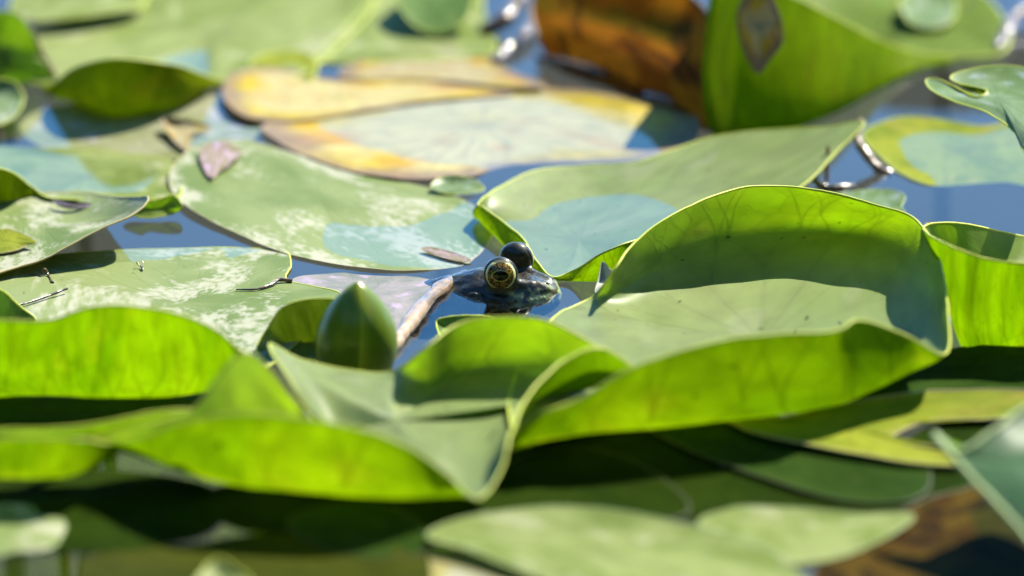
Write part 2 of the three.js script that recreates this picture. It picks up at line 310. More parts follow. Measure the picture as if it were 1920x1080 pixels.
curl('pale lily leaf in front of the bud with a pointed near tip and glowing wall', M.freshWax, {
  c: [740, 790, 22], lift: 40, rw: 2.4, wob: 7, rim: [
    [505, 646, 78], [560, 674, 42], [650, 694, 24], [735, 697, 26], [795, 655, 70, 800, 725, 10], [855, 610, 90, 850, 700, 12], [920, 595, 100, 900, 690, 14], [1010, 600, 100, 980, 690, 18], [1095, 637, 90, 1040, 705, 20], [1188, 692, 60, 1100, 730, 20],
    [1127, 654, 90, 1050, 735, 16], [1050, 680, 85, 985, 760, 12], [985, 752, 62, 945, 815, 6], [955, 822, 58, 925, 870, 5], [940, 882, 40, 905, 905, 4], [896, 937, 16, 880, 918, 4],
    [840, 892, 48, 835, 930, 3], [760, 836, 80, 745, 932, 3], [650, 801, 100, 640, 926, 3], [560, 784, 106, 540, 918, 3], [450, 778, 106, 450, 908, 3], [340, 795, 94, 350, 888, 3], [255, 822, 74, 290, 862, 3], [175, 824, 52, 250, 845, 8],
    [260, 800, 72, 320, 850, 8], [355, 772, 70, 400, 840, 10], [405, 712, 112, 470, 825, 14], [457, 661, 142, 520, 815, 20], [500, 690, 108, 555, 812, 18], [560, 760, 40, 610, 812, 10], [592, 788, 20, 640, 805, 8], [550, 725, 52, 610, 795, 8]] });

pad('chalky stained lily pad at left with twigs lying on it', M.chalk, {
  c: [330, 570, 1], rw: 1.8, rim: [
    [-60, 495, 3], [80, 479, -4], [200, 470, -4], [330, 467, -3], [450, 465, -1], [533, 472, 2], [545, 500, 4], [538, 524, 4], [600, 538, 7], [640, 555, 8], [605, 605, 8], [545, 655, 10], [482, 698, 10], [380, 705, 6], [200, 705, 5], [0, 690, 4], [-80, 660, 4]] });
curl('bright green veined leaf wall standing at the left edge before the stained pad', M.fresh, {
  c: [200, 700, 6], lift: 30, rw: 2.2, rim: [[-120, 690, 10], [0, 680, 6], [200, 680, 4], [420, 690, 6], [482, 692, 24, 470, 702, 6],
    [440, 650, 70, 440, 718, 2], [390, 610, 100, 400, 723, 2], [320, 585, 122, 330, 726, 2], [230, 573, 132, 230, 726, 2], [160, 580, 126, 160, 726, 2], [90, 602, 108, 90, 726, 2], [0, 600, 110, 0, 726, 2], [-120, 590, 118, -120, 726, 2]] });

pad('whitish stained lily pad behind the bud and left of the frog, half awash', M.chalk2, {
  c: [600, 375, 5], rw: 1.4, rimMat: M.rimTan, rim: [
    [318, 345, 10], [330, 305, 14], [370, 275, 16], [450, 262, 14], [560, 290, 8], [700, 328, 5], [820, 358, 3], [900, 392, -1], [925, 430, -8, 800, 410, 0], [895, 478, -6, 800, 448, -3], [862, 499, -3, 780, 466, -4], [760, 507, 2.5, 710, 472, -4], [640, 498, 3, 625, 455, -2], [520, 470, 4], [420, 426, 7], [350, 386, 10]] });

pad('chalky lily pad at left edge with a raised tan right edge', M.chalk, {
  c: [80, 425, 5], rw: 2, rimMat: M.rimTan, turn: 2, rim: [
    [-60, 370, 14], [60, 362, 12], [160, 362, 14], [225, 372, 50], [277, 370, 92, 215, 405, 40], [255, 398, 84, 205, 418, 36], [190, 430, 66, 160, 436, 30], [120, 465, 44], [50, 496, 24], [-60, 512, 12]] });

curl('pale lily leaf holding a blue puddle behind the frog', M.freshWax, {
  c: [1085, 452, -9], rw: 2, wob: 5, rim: [
    [897, 382, 36, 905, 410, 4], [930, 355, 32], [1000, 322, 27], [1100, 312, 20], [1200, 302, 22], [1320, 262, 40], [1420, 244, 58], [1540, 240, 76], [1620, 230, 92], [1575, 280, 62], [1510, 345, 34], [1430, 395, 22], [1300, 432, 20],
    [1194, 450, 66, 1185, 520, 2], [1130, 475, 44, 1125, 527, 1.5], [1075, 508, 18, 1070, 526, 1], [1036, 520, 8, 1040, 520, -2], [1010, 495, 20, 1000, 510, 1], [980, 448, 34, 965, 482, 2], [938, 412, 38, 925, 440, 2], [908, 390, 38, 905, 418, 3]] });

curl('bright green upturned lily leaf wall at the right edge', M.fresh, {
  c: [1950, 570, 6], rw: 2, rim: [
    [1730, 428, 138, 1800, 560, 8], [1790, 464, 140, 1800, 645, 2], [1850, 485, 142, 1850, 648, 2], [1930, 494, 146, 1930, 650, 2], [2060, 500, 140, 2060, 650, 2], [2160, 560, 40], [2100, 480, 20], [1950, 450, 30], [1800, 420, 80, 1850, 520, 14]] });

pad('yellowing lily pad awash in the middle distance', M.yellow, {
  c: [900, 235, -5], rw: 1.6, rimMat: M.rimDark, rim: [
    [492, 238, 6], [560, 214, 3], [700, 190, 0], [850, 168, -1], [1000, 162, -2], [1150, 176, -3], [1260, 190, 1], [1308, 230, 5], [1290, 275, 2], [1220, 300, -3], [1090, 305, -4], [950, 312, -3], [880, 330, 5], [780, 337, 9], [680, 325, 9], [580, 295, 9], [515, 262, 9]] });

leaf('withered_leaf', 'orange brown withered leaf standing upright at the top centre', 'withered leaf', null, M.brown, {
  c: [1190, 75, 72], rw: 2.6, wob: 8, rimMat: M.rimDark, rim: [
    [1045, 128, -4], [1140, 165, -4], [1240, 205, -4], [1338, 246, -4], [1347, 185, 40], [1348, 130, 74], [1338, 60, 118], [1312, 5, 146], [1240, -35, 156], [1150, -48, 152], [1060, -45, 132], [1000, 0, 90], [1006, 60, 48]] });

pad('orange rimmed yellow green pad left of the yellowing pad', M.yellow, {
  c: [640, 182, 3], rw: 1.6, rimMat: M.rimDark, turn: 1.3, rim: [[418, 165, 14], [445, 135, 16], [520, 128, 10], [620, 148, 5], [760, 152, 4], [900, 160, 3], [960, 175, 2], [800, 190, 2], [660, 212, 3], [560, 226, 6], [470, 222, 10], [430, 198, 14]] });
pad('narrow yellow pad with a tan edge under the pale leaf at top centre', M.tan, {
  c: [800, 128, 3], rimMat: M.rimTan, rim: [[636, 138, 5], [690, 108, 4], [800, 92, 3], [910, 98, 3], [945, 128, 4], [1022, 160, 5], [960, 164, 8], [860, 154, 8], [760, 148, 6], [680, 150, 6]] });
pad('small lime green pad tip at the top left of the orange rimmed pad', M.olive, { c: [540, 122, 5], rim: [[470, 122, 6], [500, 102, 8], [560, 96, 8], [592, 112, 9], [585, 148, 8], [530, 142, 5]] });
pad('pale green pad at the top centre with a dark leaf on it', M.pale, {
  c: [750, 60, 4], rim: [[596, 112, 5], [640, 60, 5], [690, 10, 5], [760, -50, 5], [900, -50, 6], [905, 20, 5], [930, 92, 5], [870, 108, 5], [730, 114, 4]] });
curl('dark green drooping lily leaf at the top edge', M.deep, { c: [815, -30, 50], rim: [[745, -20, 62], [755, 20, 46], [785, 52, 24], [820, 62, 16], [860, 50, 26], [885, 15, 48], [885, -30, 66], [815, -80, 80]] });

curl('broad pale green lily pad filling the top left with a curled near rim', M.pale, {
  c: [400, 70, 4], rw: 2, rim: [[30, 140, 4], [60, 70, 4], [160, 30, 4], [260, 20, 4], [330, -60, 5], [700, -80, 6], [700, 10, 5], [625, 95, 5], [560, 140, 6], [480, 140, 4], [412, 150, 12, 400, 160, 3], [330, 122, 72, 330, 198, 1], [215, 110, 96, 220, 216, 1], [140, 128, 66, 145, 194, 1], [95, 158, 14, 105, 170, 2]] });
curl('pale lily leaf lifted at the top left corner', M.pale, { c: [140, 0, 36], rim: [[20, 30, 32], [40, -20, 40], [150, -50, 40], [260, -40, 34], [265, 10, 28], [190, 26, 34], [100, 36, 34], [50, 38, 32]] });
curl('yellow green upright leaf flap at the left edge', M.fresh, { c: [10, 100, 55], wob: 5, rimMat: M.rimTan, rim: [[-60, 40, 118], [0, 22, 132], [35, 30, 124], [62, 62, 92], [85, 105, 46], [106, 150, 2], [50, 158, -3], [-60, 160, -3]] });
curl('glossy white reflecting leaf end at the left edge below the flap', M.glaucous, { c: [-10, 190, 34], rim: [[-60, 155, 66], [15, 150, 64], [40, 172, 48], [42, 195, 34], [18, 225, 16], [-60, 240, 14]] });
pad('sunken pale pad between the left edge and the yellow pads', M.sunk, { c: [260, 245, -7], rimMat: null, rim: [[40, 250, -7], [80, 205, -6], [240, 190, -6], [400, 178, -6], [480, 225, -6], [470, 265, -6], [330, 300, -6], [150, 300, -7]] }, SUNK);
pad('half sunken pale green pad at left with a yellow far rim', M.pale, {
  c: [160, 330, -5], rw: 2, rim: [[-60, 277, 2], [100, 279, 3], [220, 286, 3], [312, 300, 2], [335, 335, 3], [330, 372, 12], [220, 374, 9], [100, 372, 14], [60, 350, 28, 60, 376, 1], [20, 322, 44, 20, 380, 1], [-60, 300, 56, -60, 384, 1]] });
curl('small torn green leaf edge between the two chalky pads', M.fresh, { c: [290, 392, 14], rim: [[232, 385, 22], [262, 368, 38], [278, 377, 30], [300, 372, 34], [325, 366, 38], [342, 384, 26], [330, 398, 10], [280, 408, 5], [245, 402, 8]], rw: 1.4 });

curl('huge bright green lily leaf wall at the top right with its mirror image', M.fresh, {
  c: [1690, 45, 6], rw: 2.4, lean: -25, rim: [[1338, -36, 200, 1345, 240, 0], [1400, -28, 180, 1400, 240, 0], [1480, -8, 140, 1480, 226, 0], [1560, 30, 100, 1560, 203, 0], [1650, 77, 55, 1650, 164, 0], [1720, 98, 26, 1720, 134, 1], [1785, 106, 12, 1780, 112, 3], [1880, 98, 10], [1888, 45, 16], [1800, -40, 12], [1650, -80, 30], [1450, -90, 110]] });
leaf('withered_leaf', 'grey brown withered scrap hanging before the bright green wall at top right', 'withered leaf', null, M.tan, { c: [1425, 50, 211], rimMat: null, wob: 14, rim: [[1380, 30, 231], [1400, -10, 273], [1440, -15, 278], [1462, 30, 231], [1468, 75, 184], [1445, 110, 147], [1420, 136, 122], [1392, 90, 168]] });
curl('added unseen dark lily leaf beyond the top right corner, mirrored by the water', M.deepShade, { c: [1760, -310, 250], rim: [[1600, -215, 150], [1750, -205, 140], [1900, -215, 150], [1960, -300, 250], [1880, -410, 350], [1660, -410, 350], [1570, -300, 250]] });  // added out of view so its reflection darkens the water
curl('small pale curled leaf lying on the top right pad', M.glaucous, { c: [1740, 25, 26], rim: [[1690, -5, 40], [1740, -20, 40], [1785, -5, 36], [1790, 30, 26], [1755, 52, 18], [1710, 45, 24], [1692, 20, 36]] });
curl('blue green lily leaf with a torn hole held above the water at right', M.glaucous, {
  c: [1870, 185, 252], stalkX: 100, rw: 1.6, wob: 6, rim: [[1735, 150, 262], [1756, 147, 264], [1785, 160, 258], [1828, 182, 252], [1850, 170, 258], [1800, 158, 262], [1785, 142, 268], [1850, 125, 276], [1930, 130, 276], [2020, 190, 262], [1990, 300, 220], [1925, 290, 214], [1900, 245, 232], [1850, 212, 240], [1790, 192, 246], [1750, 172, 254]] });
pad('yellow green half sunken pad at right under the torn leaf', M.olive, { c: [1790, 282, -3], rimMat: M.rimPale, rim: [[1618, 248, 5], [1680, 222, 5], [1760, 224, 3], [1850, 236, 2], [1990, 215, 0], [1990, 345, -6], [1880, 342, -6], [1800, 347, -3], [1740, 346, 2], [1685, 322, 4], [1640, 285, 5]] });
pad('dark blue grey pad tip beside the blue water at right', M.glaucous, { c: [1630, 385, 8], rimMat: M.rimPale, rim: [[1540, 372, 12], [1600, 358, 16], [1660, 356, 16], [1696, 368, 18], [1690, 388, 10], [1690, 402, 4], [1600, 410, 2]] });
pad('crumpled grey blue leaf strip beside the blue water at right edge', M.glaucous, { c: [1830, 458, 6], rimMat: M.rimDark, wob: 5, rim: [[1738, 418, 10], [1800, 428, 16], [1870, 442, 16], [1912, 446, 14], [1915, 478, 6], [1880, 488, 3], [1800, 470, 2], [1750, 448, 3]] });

curl('pale curled leaf with a yellow edge just behind the bud', M.pale, { c: [575, 640, 6], rw: 2, rim: [[484, 662, 8], [505, 612, 44, 530, 645, 8], [530, 576, 74, 555, 640, 10], [575, 562, 86, 590, 638, 10], [645, 566, 84, 630, 640, 10], [690, 610, 50], [670, 665, 8], [580, 675, 6]] });
curl('dark green leaf tip at the left edge in front of the stained pad', M.deep, { c: [-30, 605, 14], rw: 2, rim: [[-80, 520, 66, -60, 610, 4], [0, 543, 58, -10, 612, 3], [40, 578, 34, 20, 614, 2], [66, 604, 10, 50, 614, 2], [0, 620, 2], [-80, 625, 2]] });
curl('small dark green leaf tip before the frog', M.deep, { c: [850, 618, 6], rim: [[818, 608, 16], [830, 597, 24], [880, 592, 26], [930, 598, 20], [920, 640, 4], [840, 645, 4]] });

curl('narrow pale topped lily leaf at the left edge below the stained pad', M.freshWax, {
  c: [110, 818, 40], lift: 40, rw: 2, bt: 0.6, rim: [[358, 768, 80], [300, 772, 84], [240, 784, 80], [130, 800, 74], [0, 804, 72], [-90, 800, 72], [-90, 826, 52, -90, 894, 2], [0, 822, 56, 0, 896, 2], [80, 822, 56, 70, 896, 2], [160, 826, 52, 130, 892, 2], [225, 832, 46, 190, 870, 8], [300, 806, 60], [350, 788, 66]] });
pad('dark pad with shade in its colour beneath the veined green wall at left', M.deepShade, { c: [150, 775, 3], rimMat: M.rimPale, rim: [[-80, 740, 4], [100, 728, 4], [280, 730, 4], [400, 738, 5], [420, 770, 5], [340, 810, 4], [150, 830, 3], [-80, 830, 3]] });
pad('pad with shade put into its colour at the lower left', M.oliveShade, { c: [180, 965, 3], rimMat: null, rim: [[-60, 900, 3], [100, 880, 3], [300, 890, 3], [410, 920, 3], [425, 960, 3], [380, 1005, 3], [250, 1030, 3], [100, 1035, 3], [-60, 1020, 3]] });
pad('torn pale pad in the lower left corner', M.chalk2, { c: [30, 990, 10], rimMat: M.rimPale, rim: [[-60, 955, 14], [0, 948, 14], [55, 950, 14], [75, 968, 12], [120, 975, 10], [115, 1005, 6], [90, 1030, 4], [30, 1035, 5], [-60, 1045, 5]] });
pad('olive pad with shade in its colour along the bottom left', M.oliveDark, { c: [420, 1060, 1.5], rimMat: null, rim: [[150, 1070, 1.5], [190, 1035, 1.5], [350, 1020, 1.5], [520, 1000, 1.5], [700, 1005, 1.5], [800, 1040, 1.5], [760, 1120, 1.5], [400, 1140, 1.5], [180, 1120, 1.5]] });
curl('pale blurred leaf tip at the bottom edge left of centre', M.pale, { c: [415, 1090, 30], rim: [[370, 1090, 36], [390, 1060, 48], [410, 1048, 54], [435, 1060, 48], [470, 1090, 34], [460, 1130, 16], [390, 1130, 16]] });
pad('blue green pad with shade in its colour at bottom behind the yellow brown one', M.deepShade, { c: [680, 985, 3], rimMat: M.rimShade, rim: [[540, 985, 3], [600, 950, 4], [690, 940, 6], [760, 962, 8], [808, 1010, 8], [780, 1040, 4], [640, 1040, 2]] });
pad('yellow brown sunken pad at the bottom centre', M.yellow, { c: [800, 1065, -4], rimMat: M.rimDark, turn: 2.4, rim: [[560, 1060, -4], [660, 1030, -3], [780, 1022, -2], [900, 1035, -2], [1010, 1062, -3], [1060, 1110, -4], [800, 1130, -5], [600, 1110, -5]] });
pad('pale blurred pad at the bottom centre', M.pale, { c: [1140, 1040, 14], rw: 2, rimMat: M.rimPale, turn: 1, rim: [[803, 1008, 22], [840, 980, 28], [940, 960, 32], [1060, 951, 34], [1180, 962, 32], [1290, 985, 28], [1400, 1015, 22], [1480, 1060, 14], [1520, 1130, 6], [1200, 1160, 6], [1020, 1090, 12], [890, 1035, 20]] });
pad('pale blurred pad right of the bottom centre', M.pale, { c: [1500, 1005, 10], rimMat: M.rimPale, rim: [[1310, 978, 16], [1380, 953, 20], [1480, 952, 20], [1600, 962, 16], [1710, 965, 12], [1665, 1005, 8], [1570, 1045, 6], [1450, 1058, 8], [1360, 1015, 12]] });
pad('dark brown pad with shade in its colour in the bottom right corner', M.brownShade, { c: [1780, 1010, 1.2], rimMat: M.rimShade, turn: 4, rim: [[1540, 1045, 1.2], [1660, 975, 1.2], [1780, 925, 1.2], [1990, 900, 1.2], [1990, 1160, 1.2], [1560, 1160, 1.2]] });
curl('blurred blue green leaf with a pale edge in the right bottom corner', M.slate, {
  c: [1960, 880, 150], rw: 6, rimMat: M.rimPale, rim: [[1752, 812, 176], [1800, 846, 164], [1860, 810, 186], [1920, 766, 206], [2010, 720, 224], [2100, 850, 180], [2080, 1060, 110], [1990, 1075, 96], [1920, 1000, 104], [1850, 925, 128], [1795, 865, 156]] });  // wide pale rim imitates the sunlit curled edge
pad('green pad with shade in its colour beneath the folded leaf at right', M.deepShade, { c: [1830, 690, 3], rimMat: M.rimDark, rim: [[1560, 745, 3], [1700, 690, 3], [1800, 652, 3], [1990, 650, 3], [1990, 730, 4], [1850, 735, 3], [1700, 760, 3]] });
pad('added dark pad hiding the sky reflection right of the pointed leaf tip', M.oliveShade, { c: [1120, 850, 0.4], rimMat: null, rim: [[930, 870, 0.4], [990, 825, 0.4], [1120, 800, 0.4], [1300, 790, 0.4], [1360, 840, 0.4], [1300, 900, 0.4], [1000, 910, 0.4]] });  // added to cover bright water, shade is in the colour
pad('added dark pad hiding the sky reflection under the pointed tip of the pale leaf', M.oliveShade, { c: [640, 955, 1], rimMat: null, rim: [[380, 925, 1], [520, 900, 1], [700, 905, 1], [900, 915, 1], [960, 960, 1], [860, 1000, 1], [640, 1012, 1], [440, 990, 1]] });  // added cover over the water, keeps this area dark
pad('added dark pad hiding the sky reflection below the darkened pads at lower right', M.oliveShade, { c: [1480, 935, 0.6], rimMat: null, rim: [[1240, 960, 0.6], [1300, 880, 0.6], [1500, 880, 0.6], [1700, 905, 0.6], [1780, 950, 0.6], [1700, 985, 0.6], [1400, 985, 0.6]] });  // added to keep blue sky out of this gap
pad('added dark pad hiding the sky reflection left of the right bottom corner leaf', M.oliveShade, { c: [1840, 880, 0.8], rimMat: null, rim: [[1690, 930, 0.8], [1690, 840, 0.8], [1780, 790, 0.8], [1990, 780, 0.8], [1990, 960, 0.8], [1800, 960, 0.8]] });  // added dark cover where open water would mirror the sky
pad('green pad with shade in its colour below the folded leaf at bottom right', M.deepShade, { c: [1480, 840, 3], rw: 2, rimMat: M.rimShade, rim: [[1205, 795, 6], [1260, 775, 8], [1340, 765, 6], [1500, 790, 4], [1700, 840, 4], [1745, 900, 5], [1700, 940, 6], [1560, 935, 8], [1400, 885, 9], [1280, 840, 8]] });
pad('olive pad with shade put into its colour behind the pale bottom centre pad', M.oliveShade, { c: [1080, 905, 3], rimMat: M.rimShade, rim: [[890, 930, 3], [960, 865, 3], [1080, 840, 4], [1190, 865, 6], [1270, 920, 8], [1285, 965, 6], [1150, 985, 3], [950, 975, 3]] });
pad('ragged yellow green leaf with tan edges at lower right', M.olive, { c: [1600, 800, 10], rw: 2.4, rimMat: M.rimTan, wob: 4, rim: [
  [1355, 778, 18], [1450, 785, 16], [1560, 762, 22], [1700, 738, 28], [1780, 733, 30], [1930, 735, 34], [1990, 765, 24], [1850, 785, 16], [1740, 790, 12], [1660, 828, 6], [1740, 838, 14], [1800, 845, 18], [1800, 872, 12], [1700, 868, 14], [1600, 850, 16], [1480, 826, 18], [1400, 806, 16]] });
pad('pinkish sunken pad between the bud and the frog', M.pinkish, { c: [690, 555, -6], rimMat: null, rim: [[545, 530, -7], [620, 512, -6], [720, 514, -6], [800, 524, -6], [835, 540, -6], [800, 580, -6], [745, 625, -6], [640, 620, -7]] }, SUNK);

// ---------------------------------------------------------------- lily bud
{
  const base = P(668, 690, 0), o = thing('lily_bud', 'closed green water lily bud standing left of the frog', 'flower bud', null, base);
  const sepal = (k) => {
    const pos = [], idx = [], col = [], n = 26, m = 14, A0 = k * Math.PI / 2 + 0.55;
    for (let j = 0; j <= n; j++) { const t = j / n, y = (-4 + 170 * t) * S;
      const r = (k % 2 ? 71 : 73.5) * Math.pow(Math.sin(Math.PI * Math.min(1, 0.30 + 0.70 * t)), 0.72) * (t > 0.98 ? 0.8 : 1) * S + 0.6 * S;
      const half = 0.98 - 0.12 * t;
      for (let i = 0; i <= m; i++) { const q = i / m * 2 - 1, a = A0 + q * half, rr = r * (1 + 0.035 * (1 - q * q) * Math.sin(t * 3.1) - (Math.abs(q) > 0.9 ? 0.012 : 0));
        pos.push(Math.cos(a) * rr + 3 * S * t, y, Math.sin(a) * rr);
        const e = Math.pow(Math.abs(q), 5), nn = 0.85 + 0.3 * fbm(a * 9, t * 3, k, 3), c = mix3([0.10, 0.165, 0.004], [0.36, 0.40, 0.01], Math.min(1, e + 0.25 * sm(0.5, 0.8, fbm(a * 3, t * 2, k))));
        col.push(c[0] * nn, c[1] * nn, c[2] * nn); } }
    for (let j = 0; j < n; j++) for (let i = 0; i < m; i++) { const a = j * (m + 1) + i; idx.push(a, a + m + 1, a + 1, a + 1, a + m + 1, a + m + 2); }
    const g = new THREE.BufferGeometry(); g.setAttribute('position', new THREE.Float32BufferAttribute(pos, 3)); g.setAttribute('color', new THREE.Float32BufferAttribute(col, 3)); g.setIndex(idx); g.computeVertexNormals(); return g;
  };
  const mat = new THREE.MeshPhysicalMaterial({ color: 0xffffff, vertexColors: true, roughness: 0.6, specularIntensity: 0.2, clearcoat: 0.5, clearcoatRoughness: 0.2, side: THREE.DoubleSide });
  for (let k = 0; k < 4; k++) part('sepal', sepal(k), mat, o);
  part('stem', tubeAlong([[0, 0, 0], [2, -40, -6], [6, -200, -20], [10, -500, -40]].map((p) => new THREE.Vector3(...p).multiplyScalar(S)), 14 * S, 10, false), M.rimPale, o);
}

// ---------------------------------------------------------------- frog
{
  const o = thing('frog', 'dark wet frog with golden eye, head poking out of the water', 'frog', null, FROG);
  o.rotation.y = -0.294; o.scale.setScalar(S);
  const ell = (p, c, r) => { const x = (p[0] - c[0]) / r[0], y = (p[1] - c[1]) / r[1], z = (p[2] - c[2]) / r[2], k = Math.hypot(x, y, z); return (k - 1) * Math.min(r[0], r[1], r[2]) * (k > 1 ? 1.0 : 1); };
  const cap = (p, a, b, ra, rb) => { const d = [b[0] - a[0], b[1] - a[1], b[2] - a[2]], q = [p[0] - a[0], p[1] - a[1], p[2] - a[2]], t = Math.min(1, Math.max(0, (q[0] * d[0] + q[1] * d[1] + q[2] * d[2]) / (d[0] ** 2 + d[1] ** 2 + d[2] ** 2))); return Math.hypot(q[0] - d[0] * t, q[1] - d[1] * t, q[2] - d[2] * t) - (ra + (rb - ra) * t); };
  const smin = (a, b, k) => { const h = Math.max(0, k - Math.abs(a - b)) / k; return Math.min(a, b) - h * h * k * 0.25; };
  const sdf = (x, y, z) => {
    const p = [x, y, z], q = [x, y, Math.abs(z)];
    let d = ell(p, [-8, -22, 0], [88, 42, 74]);
    d = smin(d, ell(p, [38, -14, 0], [56, 33, 50]), 26);
    d = smin(d, ell(p, [66, -11, 0], [28, 24, 34]), 16);
    d = smin(d, cap(q, [22, 20, 44], [76, 9, 16], 10, 7), 16);          // ridge from eye to nostril
    d = smin(d, cap(q, [84, -8, 6], [36, -8, 47], 7, 8), 14);          // upper lip
    d = smin(d, cap(p, [-50, -22, 0], [-165, -62, 0], 48, 55), 34);     // back, sloping under water
    d = smin(d, cap(q, [-30, 3, 44], [-110, -20, 52], 9, 6), 16);       // fold behind the eye
    d = smin(d, ell(q, [0, 40, 50], [32, 32, 24]), 9);                  // eyelids
    d = smin(d, ell(q, [-44, -14, 68], [17, 17, 6]), 5);                // ear drum
    d = Math.max(d, -(Math.hypot(x - 81, y - 15, Math.abs(z) - 16) - 3.6));
    d -= (fbm(x * 0.09, y * 0.09, z * 0.09, 3) - 0.5) * 2.6 * (1 - sm(20, 8, Math.hypot(x, y - 40, Math.abs(z) - 52) - 26));
    return d;
  };
  const N = 132, half = 178, cx = -52, cy = -10, mc = new MarchingCubes(N, new THREE.MeshBasicMaterial(), false, false, 400000);
  mc.isolation = 0;
  for (let k = 0; k < N; k++) for (let j = 0; j < N; j++) for (let i = 0; i < N; i++) { const f = (a) => (a - N / 2) / (N / 2) * half; mc.field[k * N * N + j * N + i] = -sdf(f(i) + cx, f(j) + cy, f(k)); }
  mc.update();
  const n = mc.count, pos = new Float32Array(n * 3), g = new THREE.BufferGeometry();
  for (let i = 0; i < n; i++) { pos[i * 3] = mc.positionArray[i * 3] * half + cx; pos[i * 3 + 1] = mc.positionArray[i * 3 + 1] * half + cy; pos[i * 3 + 2] = mc.positionArray[i * 3 + 2] * half; }
  g.setAttribute('position', new THREE.BufferAttribute(pos, 3));
  const body = mergeVertices(g, 0.05), bp = body.attributes.position, col = new Float32Array(bp.count * 3), nor = new Float32Array(bp.count * 3);
  for (let i = 0; i < bp.count; i++) {
    const x = bp.getX(i), y = bp.getY(i), z = bp.getZ(i), e = 0.7;
    const gx = sdf(x + e, y, z) - sdf(x - e, y, z), gy = sdf(x, y + e, z) - sdf(x, y - e, z), gz = sdf(x, y, z + e) - sdf(x, y, z - e), l = Math.hypot(gx, gy, gz) || 1;
    nor[i * 3] = gx / l; nor[i * 3 + 1] = gy / l; nor[i * 3 + 2] = gz / l;
    const a = fbm(x * 0.055, y * 0.08, z * 0.055, 4), b = fbm(x * 0.02 + 5, y * 0.05, z * 0.02, 3);
    let c = mix3([0.014, 0.011, 0.007], [0.045, 0.045, 0.018], sm(0.45, 0.7, a));
    const lip = sm(22, 8, y) * sm(8, 36, x) * sm(-26, -8, y);                                        // mottled pale green lip
    c = mix3(c, mix3([0.03, 0.03, 0.018], [0.30, 0.36, 0.18], sm(0.38, 0.58, a)), lip);
    c = mix3(c, [0.07, 0.075, 0.035], sm(0.52, 0.7, b) * sm(-20, -60, x) * 0.8);
    col.set(c, i * 3);
  }
  body.setAttribute('normal', new THREE.BufferAttribute(nor, 3)); body.setAttribute('color', new THREE.BufferAttribute(col, 3));
  part('body', body, new THREE.MeshPhysicalMaterial({ color: 0xffffff, vertexColors: true, roughness: 0.5, specularIntensity: 0.4, clearcoat: 0.75, clearcoatRoughness: 0.07 }), o);
  for (const side of [1, -1]) {
    const eg = new THREE.SphereGeometry(29.5, 128, 96), ep = eg.attributes.position, ec = new Float32Array(ep.count * 3);
    const ax = new THREE.Vector3(0.30, 0.22, side).normalize(), e1 = new THREE.Vector3(0, 1, 0).cross(ax).normalize().multiplyScalar(side), e2 = new THREE.Vector3().crossVectors(ax, e1).multiplyScalar(side); if (e2.y < 0) e2.negate();
    for (let i = 0; i < ep.count; i++) {
      const v = new THREE.Vector3().fromBufferAttribute(ep, i).normalize(), d = v.dot(ax), a = v.dot(e1), b = v.dot(e2), r = Math.hypot(a, b);
      const pu = Math.pow(Math.abs(a) / 0.52, 1.6) + Math.pow(Math.abs(b) / 0.33, 1.9), gold = fbm(a * 16, b * 16, 4, 4);
      let c = mix3([0.035, 0.02, 0.006], [0.30, 0.18, 0.03], sm(0.50, 0.62, gold) * (0.35 + 0.65 * sm(0.9, 0.35, Math.abs(r - 0.62) * 2.2)));
      if (d < 0) c = [0.03, 0.03, 0.02];
      else if (pu < 1) c = [0.003, 0.003, 0.003];
      else if (pu < 1.28) c = [0.55, 0.42, 0.08];
      else if (r > 0.83 && r < 0.95) c = Math.abs(b) < 0.8 ? [0.50, 0.52, 0.20] : [0.10, 0.10, 0.04];
      else if (r >= 0.95) c = [0.02, 0.02, 0.015];
      ec.set(c, i * 3);
    }
    eg.setAttribute('color', new THREE.BufferAttribute(ec, 3));
    const eye = part('eye', eg, new THREE.MeshPhysicalMaterial({ color: 0xffffff, vertexColors: true, roughness: 0.6, specularIntensity: 0, clearcoat: 1, clearcoatRoughness: 0.02 }), o);
    eye.position.set(3, 40, side * 57);
    part('eyelid', new THREE.TorusGeometry(30, 2.2, 12, 64), body.userData.mat ?? (body.userData.mat = new THREE.MeshPhysicalMaterial({ color: rgb(0.03, 0.028, 0.016), roughness: 0.5, clearcoat: 1, clearcoatRoughness: 0.08 })), eye).lookAt(0, 0, 0);
    const lid = eye.children[0]; lid.quaternion.setFromUnitVectors(new THREE.Vector3(0, 0, 1), ax); lid.position.copy(ax).multiplyScalar(1);
  }
}

